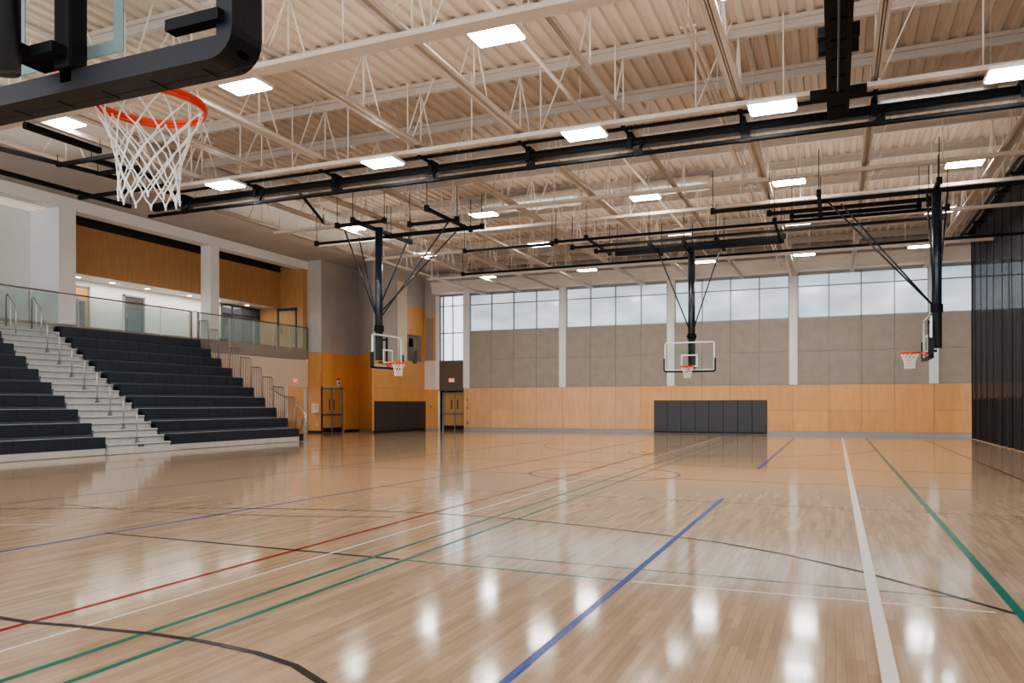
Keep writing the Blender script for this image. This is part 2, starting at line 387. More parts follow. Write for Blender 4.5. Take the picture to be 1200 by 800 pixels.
# ------------------------------------------------------------------ ceiling lights
def make_light():
    t = thing('ceiling_light', '', 'ceiling light', (0, 0, 0), 'rectangular lights hung under the roof')
    MB().bevbox(-.5, .5, -.34, .34, .03, .11, .02).box(-.18, .18, -.12, .12, .11, .2).build('housing', 'lampbody', t)
    MB().box(-.46, .46, -.30, .30, .0, .028).build('diffuser', 'lamp', t)
    for sx in (-.42, .42): MB().tube([(sx, 0, .1), (sx, 0, 1.66)], .008, 5).build('hanger', 'chrome', t)
    return t
LX = [(-17.8, 'far left column'), (-12.0, 'left column'), (-5.95, 'middle column'), (-1.35, 'right middle column'), (3.5, 'right column by the curtain')]
LY = [(7.0, 'overhead row'), (13.45, 'nearest row'), (19.4, 'second row at the black tube'), (25.95, 'third row'), (31.9, 'fourth row'), (38.8, 'last row by the windows')]
proto = make_light(); first = True
def put_light(x, y, label, z=8.68):
    global first
    if first: o = proto; first = False
    else:
        o = proto.copy(); C.objects.link(o)
        for ch in proto.children:
            c = ch.copy(); C.objects.link(c); c.parent = o
    o.location = (x, y, z); o['label'] = label
for x, nx in LX:
    for y, ny in LY:
        if y == 7.0 and x > -10: continue
        if ny.startswith('second'): put_light(x*.925, 17.62, 'glowing rectangular ceiling light, %s, %s' % (nx, ny), 8.08)
        else: put_light(x, y, 'glowing rectangular ceiling light, %s, %s' % (nx, ny))
for x, nx in ((9.5, 'just beyond the curtain'), (15.5, 'far beyond the curtain')):
    for y, ny in ((19.4, 'near row'), (31.9, 'far row')):
        put_light(x, y, 'glowing rectangular ceiling light %s, %s' % (nx, ny))

# ------------------------------------------------------------------ back wall
cols = [-21.8, -15.3, -8.73, -2.1, 4.62, 11.2, 17.8]
wb = MB(); wb.box(-23.85-1.05, XE, W+.25, W+.55, -.1, ZD)          # core behind everything, above the alcove door
wb = MB()
wb.box(-22.0, XE, W+.02, W+.3, 0, 6.30)
wb.box(-24.9, XE, W+.02, W+.3, 8.7, ZD)
for c in cols: wb.box(c-.21, c+.21, W+.02, W+.3, 6.3, 8.7)
wb.box(-24.9, -23.75, W+.02, W+.3, 0, 8.7)
wb.box(-23.75, -22.0, W+.02, W+.3, 2.5, 4.45)
wall = struct(wb.build('wall_back', 'greywall'), 'long back wall with maple wainscot, taupe panels and high windows', 'wall')
for i, c in enumerate(cols):
    MB().box(c-.215, c+.215, W-.14, W+.02, 2.70, 9.2).build('column_cover', 'white', wall, 'white column cover')
bays = [(cols[i]+.215, cols[i+1]-.215) for i in range(len(cols)-1)]
for a, b in bays:
    n = 4; wd = (b-a)/n
    for k in range(n):
        for z0, z1 in ((2.72, 4.5), (4.515, 6.30)):
            MB().box(a+k*wd+.008, a+(k+1)*wd-.008, W-.06, W+.02, z0, z1).build('acoustic_panel', 'taupe', wall, 'taupe fabric panel')
xs = [-22.0]; 
for a, b in zip(cols, cols[1:]):
    for k in range(4): xs.append(a+(b-a)*(k+.5)/4 if False else a+.215+((b-a)-.43)*k/4 if k else a)
xs = sorted(set([-22.0+0.0] + [round(v, 3) for v in xs[1:]] + [17.8]))
for a, b in zip(xs, xs[1:]):
    if b-a < .1: continue
    for z0, z1 in ((.20, 1.32), (1.33, 2.70)):
        MB().box(a+.006, b-.006, W-.08, W+.02, z0, z1).build('wood_panel', 'maplepale' if a < -12 else 'maplewall', wall, 'maple veneer panel')
MB().box(-22.0, XE, W-.1, W+.02, 0, .19).build('baseboard', 'base', wall, 'grey base strip')
# soffit and dark band over the windows
s = MB().bevbox(-24.0, XE, W-.75, W+.02, 8.78, 9.42, .08).box(-24.0, XE, W-.85, W-.65, 9.22, 9.48)
struct(s.build('trim_1', 'pinkwhite'), 'long pale boxed soffit over the back windows', 'soffit')
# bay windows
def window(idx, a, b, label, z0=6.30, zt=8.02, z1=8.7, n=4, glass='window'):
    t = sempty('window_%d' % idx, label, 'window', ((a+b)/2, W, z0))
    g = MB().box(a, b, W+.09, W+.11, z0, z1).build('pane', glass, t)
    m = MB(); m.box(a, b, W-.02, W+.1, z0, z0+.06).box(a, b, W-.02, W+.1, z1-.08, z1).box(a, b, W, W+.1, zt-.03, zt+.03)
    for k in range(n+1):
        x = a+(b-a)*k/n; ww = .03 if k not in (0, n) else .05
        m.box(x-ww, x+ww, W-.02, W+.1, z0, z1)
    m.build('window_frame', 'frame', t)
wl = ['high four pane window right beside the tall corner window', 'high window second from the left corner', 'high window behind the far centre hoop', 'high window right of the far centre hoop', 'high window at the black curtain edge', 'high window seen through the black curtain']
for i, (a, b) in enumerate(bays): window(i+1, a, b, wl[i] if i < len(wl) else 'high window beyond')
# tall corner window
t = sempty('window_7', 'tall bright corner window above the far double door', 'window', (-22.9, W, 4.45))
MB().box(-23.75, -22.0, W+.09, W+.11, 4.45, 8.7).build('pane', 'window_bright', t)
m = MB()
for z, h in ((4.45, .06), (6.25, .06), (8.0, .05), (8.64, .06)): m.box(-23.75, -22.0, W-.02, W+.1, z, z+h)
for x, ww in ((-23.72, .03), (-23.52, .045), (-22.82, .02), (-22.03, .03)): m.box(x-ww, x+ww, W-.02, W+.1, 4.45, 8.7)
m.build('window_frame', 'frame', t)
MB().box(-23.75, -22.02, W-.1, W+.02, 2.55, 4.44).build('acoustic_panel', 'taupe_dark', wall, 'dark taupe panel above the far door')
# corner infill between wall B and the window
MB().box(XB, -23.86, W-.08, W+.02, 0.12, 2.62).build('wood_panel', 'maplewall', wall)
MB().box(XB, -24.02, W-.07, W+.02, 2.63, 4.52).build('corner_panel', 'pinkwhite', wall, 'pale panel with a light wash put into its colour')  # light wash on the pillar put into the panel colour
MB().box(XB+.12, -24.2, W-.07, W+.02, 4.54, 7.3).build('acoustic_panel', 'taupe', wall)
MB().box(-24.2, -24.0, W-.09, W+.02, 4.54, 7.4).build('wood_panel', 'maplewall', wall)
MB().box(XB, XB+.12, W-.09, W+.02, 4.54, 7.3).build('wood_panel', 'maplewall', wall)
MB().box(-24.02, -23.76, W-.1, W+.02, 2.63, 8.7).build('column_cover', 'white', wall, 'white jamb beside the corner window')
MB().box(XB, -23.8, W-.1, W+.02, 0, .12).build('baseboard', 'base', wall)
# far double door
def double_door(idx, label, origin, axis, w, h, depth=.5, frame='greyframe', leaf='doorwood', split=.5, kick=True):
    """axis 'x': opening runs along X facing -Y; 'y': opening runs along Y facing +X"""
    t = sempty('door_%d' % idx, label, 'door', origin)
    ox, oy, oz = origin
    def B(m, a0, a1, d0, d1, z0, z1):
        if axis == 'x': m.box(ox+a0, ox+a1, oy+d0, oy+d1, oz+z0, oz+z1)
        else: m.box(ox-d1, ox-d0, oy+a0, oy+a1, oz+z0, oz+z1)
        return m
    fr = MB(); B(fr, 0, .07, 0, .12, 0, h); B(fr, w-.07, w, 0, .12, 0, h); B(fr, 0, w, 0, .12, h-.08, h)
    B(fr, w*split-.035, w*split+.035, 0, .12, 0, h); fr.build('door_frame', frame, t)
    for a0, a1 in ((.08, w*split-.04), (w*split+.04, w-.08)):
        lf = MB(); B(lf, a0, a1, .04, .09, .28 if kick else .02, h-.09)
        lo = lf.build('door_leaf', leaf, t)
        if kick:
            k = MB(); B(k, a0, a1, .035, .09, .02, .28); k.build('kick_plate', 'blackrub', lo)
        pb = MB(); B(pb, a0+.04, a1-.04, -.04, .0, 1.02, 1.10); B(pb, a0+.04, a0+.1, -.02, .05, 1.0, 1.12); B(pb, a1-.1, a1-.04, -.02, .05, 1.0, 1.12)
        pb.build('push_bar', 'railsteel', lo)
        v = MB(); B(v, a0+.12 if a0 > .2 else a1-.24, a0+.22 if a0 > .2 else a1-.14, .03, .05, 1.35, 1.95)
        v.build('vision_panel', 'darkframe', lo)
    return t
double_door(1, 'far double door under the tall corner window', (-23.74, W+.35, 0), 'x', 1.72, 2.5)
MB().box(-23.85, -23.75, W-.1, W+.5, 0, 2.55).box(-22.0, -21.97, W+.02, W+.5, 0, 2.55).box(-23.85, -21.97, W+.02, W+.5, 2.5, 2.55).build('door_reveal', 'white', wall, 'pale reveal round the far door')
MB().box(-23.9, -21.9, W+.5, W+.55, 0, 2.6).build('door_backing', 'greywall', wall)

# ------------------------------------------------------------------ left walls of the hall
wA = MB(); wA.box(XA-.3, XA-.02, 37.5, 41.3, 2.72, ZD).box(XA-.3, XA-.02, 39.75, 41.3, 0, 2.72)
wA.box(XM-.02, XA-.31, 37.5, 37.8, 0, ZD)
wA.prism([(XA-.3, 41.3), (XA-.02, 41.3), (XB-.02, 38.5), (XB-.02, 38.9), (XA+.02, 41.7), (XA-.3, 41.7)], 'z', 0, ZD)
wleft = struct(wA.build('wall_left', 'greywall'), 'grey side wall above the maple corner with the double door', 'wall')
MB().box(XA-.02, XA+.03, 37.5, 41.3, 2.74, 4.72).build('wood_panel', 'maplewall', wleft)
MB().box(XA-.02, XA+.03, 37.44, 37.56, .13, 2.73).box(XA-.02, XA+.03, 39.75, 41.3, .13, 2.73).build('wood_panel', 'maplewall', wleft)
MB().box(XM, XA+.03, 37.44, 37.52, 1.36, 4.72).box(XM, XA+.03, 37.44, 37.52, .13, 1.35).build('wood_panel', 'maplewall', wleft, 'maple clad pier face')
MB().box(XM, XA+.02, 37.40, 37.5, 4.74, 10.14).build('pier_cover', 'pier', wleft, 'pale grey pier')
d = Vector((XB-XA, 38.5-41.3, 0)).normalized(); nrm = Vector((-d.y, d.x, 0))
if nrm.y > 0: nrm = -nrm
def angled(z0, z1, mat, label=None, nm='wood_panel'):
    a = Vector((XA+.02, 41.28, 0)); b = Vector((XB-.02, 38.5, 0)); q = [a, b, b+nrm*.05, a+nrm*.05]
    MB().prism([(p.x, p.y) for p in q], 'z', z0, z1).build(nm, mat, wleft, label)
angled(.13, 1.35, 'maplewall'); angled(1.36, 2.71, 'maplewall'); angled(2.72, 4.72, 'maplewall')
MB().box(XA-.02, XA+.04, 39.75, 41.3, 0, .12).box(XM, XA+.04, 37.42, 37.5, 0, .12).build('baseboard', 'blackrub', wleft, 'black base')
double_door(2, 'double door with grey frame in the maple corner beside the bleachers', (XA-.1, 37.58, 0), 'y', 2.15, 2.68)
MB().box(XA-.4, XA-.02, 37.56, 37.6, 0, 2.72).box(XA-.4, XA-.02, 39.74, 39.76, 0, 2.72).box(XA-.4, XA-.35, 37.5, 39.8, 0, 2.72).build('door_reveal', 'doorwood', wleft)
# wall B with the pads and the opening
wB = MB()
wB.box(XB-.3, XB-.02, 38.86, 42.33, 0, ZD).box(XB-.3, XB-.02, 42.33, 44.2, 0, 4.42).box(XB-.3, XB-.02, 42.33, 44.2, 6.1, ZD).box(XB-.3, XB-.02, 44.2, W+.2, 0, ZD)
wB.box(XB-.40, XB-.35, 42.2, 44.3, 4.3, 6.2)
wBo = struct(wB.build('wall_side', 'greywall'), 'short grey side wall with maple panels, pads and an opening', 'wall')
for k, (y0, y1) in enumerate(((38.5, 41.5), (41.5, W))):
    MB().box(XB-.02, XB+.03, y0+.004, y1-.004, 2.66, 4.42).build('wood_panel', 'maplewall', wBo)
    MB().box(XB-.02, XB+.03, y0+.004, y1-.004, 1.30, 2.65).build('wood_panel', 'maplewall', wBo)
    MB().box(XB-.02, XB+.03, y0+.004, y1-.004, .12, 1.29).build('wood_panel', 'maplewall', wBo)
MB().box(XB-.02, XB+.02, 42.33, 44.2, 6.1, 7.95).build('wood_panel', 'maplewall', wBo, 'maple panel over the opening')
MB().box(XB-.02, XB+.04, 44.2, W, 4.43, 7.9).build('wood_panel', 'maplewall', wBo, 'narrow maple strip')
MB().box(XB-.02, XB+.02, 41.2, 42.32, 4.43, 9.3).build('wall_panel', 'beige', wBo, 'grey wall strip coloured beige for the light wash beside the opening')  # warm light on the grey wall put into a beige strip
MB().box(XB-.34, XB-.025, 42.335, 42.36, 4.43, 6.09).box(XB-.34, XB-.025, 44.16, 44.195, 4.43, 6.09).box(XB-.34, XB-.025, 42.36, 44.16, 4.425, 4.45).box(XB-.345, XB-.32, 42.34, 44.19, 4.44, 6.09).build('opening_lining', 'taupe', wBo)
MB().box(XB-.02, XB+.035, 38.5, W, 0, .12).build('baseboard', 'blackrub', wBo)
# bracket device in the opening
t = thing('loudspeaker', 'dark loudspeaker on an upright bracket in the side wall opening', 'loudspeaker', (XB+.05, 43.0, 4.42))
MB().box(XB+.05, XB+.12, 42.95, 43.05, 4.45, 5.6).box(XB-.1, XB+.2, 42.97, 43.03, 4.42, 4.47).beam((XB+.08, 43, 5.0), (XB+.1, 43.7, 5.25), .05, .05).build('bracket', 'railsteel', t)
MB().bevbox(XB-.02, XB+.16, 42.6, 42.85, 5.3, 5.85, .03).build('speaker_box', 'black', t)
MB().bevbox(XB, XB+.18, 43.05, 43.3, 4.3, 5.1, .03).build('control_box', 'darkframe', t)

# wall pads
def pad(x0, x1, y0, y1, z0, z1, label, group):
    t = thing('wall_pad', label, 'wall pad', ((x0+x1)/2, (y0+y1)/2, z0), group)
    MB().bevbox(x0, x1, y0, y1, z0, z1, .018).build('cushion', 'pad', t)
    if x1-x0 > y1-y0: MB().box(x0, x1, y0+.005, y1, z0-.07, z0).build('base_board', 'blackrub', t)
    else: MB().box(x0, x1-.005, y0, y1, z0-.07, z0).build('base_board', 'blackrub', t)
oo = ['first', 'second', 'third', 'fourth', 'fifth', 'sixth', 'seventh', 'eighth']
for k in range(8):
    x0 = -9.70+k*.78
    pad(x0+.003, x0+.777, W-.17, W-.08, .10, 1.88, 'tall charcoal wall pad on the back wall behind the far hoop, %s from the left' % oo[k], 'pads on the back wall')
for k in range(5):
    y0 = 38.52+k*1.2
    pad(XB+.04, XB+.12, y0+.003, y0+1.197, .10, 1.86, 'tall charcoal wall pad on the left side wall, %s from the bleacher side' % oo[k], 'pads on the side wall')

# ------------------------------------------------------------------ mezzanine
wm = MB()
wm.box(XM-.3, XM, 2, 37.5, 10.08, ZD)                     # grey wall above the header
wm.box(XM-.25, XM, 28.72, 35.6, 0, 4.28).box(XM-.25, XM, 35.6, 37.5, 2.7, 4.28).box(XM-.25, XM, 37.35, 37.5, 0, 2.7)
wmo = struct(wm.build('wall_mezzanine', 'greywall'), 'grey wall over the mezzanine opening', 'wall')
MB().box(XM-.02, XM+.02, 28.72, 35.6, 0, 4.28).box(XM-.02, XM+.02, 35.6, 37.42, 2.7, 4.28).build('wall_panel', 'beige', wmo, 'warm beige wall under the mezzanine')
MB().box(XM-.02, XM+.05, 2, 37.42, 9.62, 10.09).box(XM-.6, XM-.02, 2, 37.42, 9.62, 10.0).build('header_beam', 'white', wmo, 'white header beam')
MB().box(XM-1.7, XM+.04, 21.55, 22.3, 4.95, 9.62).build('column_cover', 'white', wmo, 'broad white column')
MB().box(XM-.6, XM+.04, 29.7, 30.28, 4.95, 9.62).build('column_cover', 'white', wmo, 'slim white column')
MB().box(XM-1.75, XM-1.65, 2, 21.55, 4.95, 9.62).build('infill_wall', 'whitewall', wmo, 'white recessed wall')
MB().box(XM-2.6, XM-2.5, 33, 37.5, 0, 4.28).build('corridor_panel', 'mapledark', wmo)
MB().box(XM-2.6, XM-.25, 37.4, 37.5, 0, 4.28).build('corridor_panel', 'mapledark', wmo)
mz = struct(MB().box(-34.6, XM+.03, 2, 37.45, 4.3, 4.93).build('trim_2', 'slab'), 'grey brown mezzanine slab edge', 'slab')
# inside
mi = MB().box(-32.3, -32, 22.3, 37.2, 4.93, 7.6).build('wall_concourse', 'whitewall')
struct(mi, 'white back wall of the mezzanine concourse', 'wall')
MB().box(-32.2, -30.45, 22.3, 37.1, 7.42, 7.5).build('lower_ceiling', 'whitewall', mi)
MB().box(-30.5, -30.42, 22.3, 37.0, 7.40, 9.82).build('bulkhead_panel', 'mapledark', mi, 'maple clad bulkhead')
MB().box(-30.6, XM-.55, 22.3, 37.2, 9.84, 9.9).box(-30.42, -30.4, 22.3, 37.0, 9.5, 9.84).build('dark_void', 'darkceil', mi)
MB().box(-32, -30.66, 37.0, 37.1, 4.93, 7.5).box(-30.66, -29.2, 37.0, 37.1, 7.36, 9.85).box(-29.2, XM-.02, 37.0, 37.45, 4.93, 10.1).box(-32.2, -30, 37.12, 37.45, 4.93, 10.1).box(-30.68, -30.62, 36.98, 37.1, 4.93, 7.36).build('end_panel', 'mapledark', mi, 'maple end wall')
for k, y in enumerate((24.4, 26.2, 28.2, 30.9, 32.9, 35.2)):
    t = thing('downlight', 'small round downlight in the concourse ceiling, %s from the left' % oo[k], 'downlight', (-31.3, y, 7.42), 'concourse downlights')
    MB().tube([(-31.3, y, 7.40), (-31.3, y, 7.425)], .13, 16).build('lens', 'down', t)
    MB().tube([(-31.3+.15*math.cos(a*math.pi/8), y+.15*math.sin(a*math.pi/8), 7.405) for a in range(16)], .02, 6, closed=True).build('trim_ring', 'lampbody', t)
def simple_door(idx, label, y0, y1, z0, z1, leafmat, win=True):
    t = sempty('door_%d' % idx, label, 'door', (-32, (y0+y1)/2, z0))
    MB().box(-32, -31.9, y0, y0+.08, z0, z1).box(-32, -31.9, y1-.08, y1, z0, z1).box(-32, -31.9, y0, y1, z1-.08, z1).build('door_frame', 'greyframe', t)
    l = MB().box(-32, -31.95, y0+.08, y1-.08, z0, z1-.08).build('door_leaf', leafmat, t)
    if win: MB().box(-31.95, -31.93, y0+.25, y1-.25, z0+.2, z1-.7).build('vision_panel', 'sheet', l)
    MB().tube([(-31.9, y0+.18, z0+1), (-31.88, y0+.18, z0+1.3)], .02).build('door_handle', 'chrome', l)
simple_door(3, 'brown door on the concourse beside the broad white column', 24.2, 25.5, 4.93, 7.15, 'doorwood')
simple_door(4, 'grey framed door in the concourse white wall', 27.35, 28.6, 4.93, 7.05, 'darkframe')
t = sempty('window_8', 'dark framed glazed storefront on the concourse', 'window', (-32, 35, 4.93))
m = MB(); 
for y in (33.9, 34.75, 35.6, 36.9): m.box(-32, -31.9, y-.04, y+.04, 4.93, 7.38)
for z in (4.97, 6.9, 7.34): m.box(-32, -31.9, 33.9, 36.9, z-.04, z+.04)
m.build('window_frame', 'darkframe', t); MB().box(-31.99, -31.96, 33.9, 36.9, 4.93, 7.38).build('pane', 'sheet', t)
MB().box(-31.99, -31.94, 34.0, 34.7, 6.3, 6.85).build('door_header', 'darkceil', t)
t = sempty('door_5', 'maple door in the concourse end wall', 'door', (-29.9, 37.0, 4.93))
MB().box(-30.62, -30.52, 36.95, 37.05, 4.93, 7.36).box(-29.3, -29.2, 36.95, 37.05, 4.93, 7.36).box(-30.62, -29.2, 36.95, 37.05, 7.2, 7.36).build('door_frame', 'darkframe', t)
l = MB().box(-30.5, -29.3, 37.0, 37.06, 4.93, 7.2).build('door_leaf', 'doorwood', t)
MB().box(-30.4, -30.3, 36.9, 37.0, 5.9, 6.2).build('door_handle', 'chrome', l)

def glass_rail(y0, y1, ys, label, endposts=(True, True)):
    t = thing('glass_guardrail', label, 'guardrail', (XM, (y0+y1)/2, 4.93))
    MB().tube([(XM+.02, y0, 6.18), (XM+.02, y1, 6.18)], .035, 10).build('top_rail', 'railsteel', t)
    for a, b in zip(ys, ys[1:]):
        MB().box(XM+.0, XM+.018, a+.02, b-.02, 4.88, 6.12).build('glass_panel', 'glassrail', t)
    for y in (ys[1:-1]):
        MB().box(XM+.02, XM+.05, y-.02, y+.02, 4.6, 6.16).build('post', 'chrome', t)
    for e, y in zip(endposts, (y0, y1)):
        if e: MB().box(XM-.02, XM+.06, y-.035, y+.035, 4.7, 6.18).build('post', 'railsteel', t)
glass_rail(6.1, 28.45, [6.2, 8.6, 11.0, 13.4, 15.7, 18.0, 20.3, 22.4, 24.6, 26.6, 28.4], 'long glass guardrail with steel handrail above the bleachers', (False, True))
glass_rail(28.9, 37.4, [28.95, 31.0, 32.8, 34.4, 35.8, 37.35], 'glass guardrail on the concourse edge right of the slim white column')

# ------------------------------------------------------------------ bleachers
ZR, RUN, ZT, XF = .467, .65, .60, -22.48
def bleacher(y0, y1, label, seats_y):
    t = thing('bleacher', label, 'bleachers', (XF-3, (y0+y1)/2, 0), 'bleacher sections')
    MB().box(XF-.02, XF-.3, y0, y1, 0.02, .235).box(XF-.06, XF-.3, y0, y1, 0, .03).build('plinth', 'plinth', t, 'pale metal plinth')
    for k in range(10):
        xf = XF-.02-RUN*k; zt = ZT+ZR*k
        n = max(1, round((y1-y0)/1.1)); wd = (y1-y0)/n
        row = MB()
        for j in range(n):
            row.bevbox(max(xf-.46, -28.70), xf+.02, y0+j*wd+.002, y0+(j+1)*wd-.002, zt-.37, zt, .012)
        r = row.build('seat_row', 'seat', t)
        MB().box(max(xf-.05-RUN, -28.70), xf-.03, y0+.02, y1-.02, zt-.36-.10, zt-.37).build('deck_board', 'seatgap', r, 'grey blue deck and riser')
        if k < 9: MB().box(xf-RUN-.02, xf-RUN+.08, y0+.02, y1-.02, zt-.30, zt+.09).build('riser', 'seatgap', r)
        if k < 9: MB().box(xf-.5, xf-.44, y0+.01, y1-.01, zt-.02, zt+.012).build('seat_trim', 'riser', r)
    # side closure
    m = MB()
    for k in range(10):
        xf = XF-.05-RUN*k
        m.box(max(xf-RUN, -28.7), xf, y1-.06, y1-.03, 0.05, ZT+ZR*k-.46).box(max(xf-RUN, -28.7), xf, y0+.03, y0+.06, 0.05, ZT+ZR*k-.46)
    m.build('side_panel', 'blackrub', t)
    for k in range(10):
        xf = XF-RUN*k-.25; zt = ZT+ZR*k
        for ye, s in ((y0, -1), (y1, 1)):
            MB().tube([(xf, ye, zt-.2), (xf, ye+s*.06, zt-.2)], .10, 10).box(xf-.18, xf+.05, ye, ye+s*.05, zt-.40, zt-.26).build('end_bracket', 'black', t)
    return t
bleacher(8.0, 18.55, 'left section of navy bleacher seating, left of the metal aisle stairs', None)
bleacher(21.35, 28.65, 'right section of navy bleacher seating between aisle stairs and steel side railing', None)
t = thing('aisle_stairs', 'pale metal aisle stairs between the two navy bleacher sections', 'stairs', (XF-3, 19.95, 0))
MB().box(XF+.16, XF-.3, 18.6, 21.3, 0.015, .2).build('step', 'plinth', t)
for k in range(20):
    xf = XF+.02-RUN/2*k-.0; zt = .36+ZR/2*k
    m = MB().box(max(-28.72, xf-RUN/2-.08), xf-.03, 18.62, 21.28, zt-ZR/2-.02, zt-.05)
    m.bevbox(max(-28.72, xf-RUN/2-.06), xf, 18.62, 21.28, zt-.06, zt, .012)
    st = m.build('step', 'tread', t)
    MB().box(xf-.03, xf+.004, 18.62, 21.28, zt-.075, zt-.055).build('nosing', 'railsteel', st)
MB().box(XF-.005, XF+.03, 19.86, 19.93, .225, .29).box(XF-.005, XF+.03, 20.0, 20.07, .225, .29).build('number_plate', 'darkframe', t)
# handrails in the aisle
for k in range(8):
    y = 19.93; i0 = 2*k; x0 = XF+.02-RUN/2*i0-.17; z0 = .36+ZR/2*i0
    t = thing('aisle_handrail', 'slim steel handrail post on the metal aisle stairs, %s from the floor' % oo[k], 'handrail', (x0, y, z0), 'aisle handrails')
    MB().tube([(x0, y, z0), (x0, y, z0+.98), (x0-.03, y, z0+1.06), (x0-.10, y, z0+1.12), (x0-.22, y, z0+1.18)], .024, 8).build('rail', 'chrome', t, smooth=True)
    MB().box(x0-.05, x0+.05, y-.06, y+.06, z0, z0+.05).box(x0-.03, x0+.03, y-.04, y+.04, z0+.05, z0+.16).build('foot', 'railsteel', t)
# two taller rails at the head of the stairs
for nm, y in (('left', 19.35), ('right', 20.35)):
    x0 = XF-RUN*10+.9; z0 = .36+ZR/2*17
    t = thing('aisle_handrail', 'tall steel handrail at the head of the aisle stairs, %s one' % nm, 'handrail', (x0, y, z0), 'aisle handrails')
    MB().tube([(x0, y, z0-.3), (x0, y, z0+.95), (x0-.1, y, z0+1.1), (x0-.46, y, z0+1.5), (x0-.55, y, z0+1.45), (x0-.55, y, z0+.3)], .024, 8).build('rail', 'chrome', t, smooth=True)
    MB().tube([(x0-.3, y, z0+.2), (x0-.3, y, z0+1.3)], .02, 8).build('post', 'chrome', t)
# stepped side railing
t = thing('bleacher_railing', 'stepped steel baluster railing down the right end of the bleachers', 'railing', (XF-3, 28.85, 0))
for k in range(10):
    xa = XF-.35-RUN*k; xb = xa-RUN+.04; zt = ZT+ZR*k; zb = zt-.5; y = 28.85; top = zt+1.42
    m = MB().tube([(xa, y, zb), (xa, y, top-.12), (xa-.04, y, top-.04), (xa-.12, y, top), (xb, y, top+.03)], .024, 8)
    m.tube([(xa, y, zb+.05), (xb, y, zb+.05)], .018, 6)
    for j in range(1, 6):
        xx = xa+(xb-xa)*j/5.4
        m.tube([(xx, y, zb+.05), (xx, y, top)], .015, 6)
    m.build('rail_panel', 'railsteel', t, smooth=True)
m = MB()
m.tube([(XF-1.9, 28.98, 2.45), (XF-.25, 28.98, 1.55), (XF+.1, 28.98, 1.2), (XF+.12, 28.98, .95), (XF-.15, 28.98, .35), (XF-.2, 28.98, 0)], .026, 8)
m.tube([(XF-1.1, 28.98, 1.95), (XF-1.1, 28.98, .9)], .02, 8).tube([(XF-.5, 28.98, 1.6), (XF-.5, 28.98, .4)], .02, 8)
m.tube([(XF+.1, 28.98, 1.15), (XF-.05, 28.98, 1.05), (XF-.3, 28.98, 0.02)], .022, 8)
m.build('handrail', 'chrome', t, smooth=True)
MB().box(XF-.02, XF+.06, 28.68, 28.86, .02, .34).build('end_cap', 'blackrub', t)

# ------------------------------------------------------------------ signs, plates, outlets
def letters(text, o, du, dv, h, w, gap, th, mat, parent, nm='lettering'):
    """stroke letters laid on a plane: o origin, du right, dv up"""
    S = {'E': [((0,0),(0,1)),((0,1),(1,1)),((0,.5),(.8,.5)),((0,0),(1,0))], 'X': [((0,0),(1,1)),((0,1),(1,0))], 'I': [((.5,0),(.5,1))], 'T': [((0,1),(1,1)),((.5,0),(.5,1))]}
    o, du, dv = Vector(o), Vector(du), Vector(dv); n = du.cross(dv)
    m = MB(); x = 0
    for ch in text:
        for a, b in S[ch]:
            m.beam(o+du*(x+a[0]*w)+dv*a[1]*h, o+du*(x+b[0]*w)+dv*b[1]*h, th, .012, up=n)
        x += w+gap
    return m.build(nm, mat, parent)
def exit_sign(label, loc, axis):
    t = thing('exit_sign', label, 'sign', loc, 'exit signs'); x, y, z = loc
    if axis == 'x':   # facing -Y
        MB().bevbox(x-.2, x+.2, y-.06, y, z-.13, z+.13, .01).build('sign_box', 'signwhite', t)
        letters('EXIT', (x-.155, y-.066, z-.075), (1,0,0), (0,0,1), .15, .06, .025, .022, 'redglow', t)
    else:             # facing +X, letters read along +Y ... seen from the hall
        MB().bevbox(x, x+.06, y-.2, y+.2, z-.13, z+.13, .01).build('sign_box', 'signwhite', t)
        letters('EXIT', (x+.066, y-.155, z-.075), (0,1,0), (0,0,1), .15, .06, .025, .022, 'redglow', t)
exit_sign('small lit exit sign on the dark panel above the far door', (-22.85, W-.1, 3.22), 'x')
exit_sign('small lit exit sign on beige wall above the corridor opening', (XM+.02, 36.2, 3.05), 'y')
t = thing('fire_alarm', 'white wall alarm with red top above the maple corner double door', 'alarm', (XA+.03, 39.05, 2.95))
MB().bevbox(XA+.03, XA+.1, 38.93, 39.17, 2.8, 3.12, .01).build('alarm_box', 'signwhite', t)
MB().bevbox(XA+.03, XA+.11, 38.93, 39.17, 3.13, 3.25, .01).build('alarm_light', 'red', t)
MB().tube([(XA+.1, 39.05, 2.95), (XA+.115, 39.05, 2.95)], .07, 12).build('horn', 'darkframe', t)
t = thing('drinking_fountain', 'pale wall panel with drinking spout on the maple pier', 'wall fixture', (-28.15, 37.42, 1.15))
MB().bevbox(-28.42, -27.98, 37.36, 37.44, 1.15, 1.72, .015).build('back_plate', 'signwhite', t)
MB().bevbox(-28.34, -28.06, 37.30, 37.36, 1.2, 1.3, .015).build('ledge', 'chrome', t)
MB().box(-28.32, -28.08, 37.352, 37.36, 1.4, 1.65).build('notice', 'beige', t)
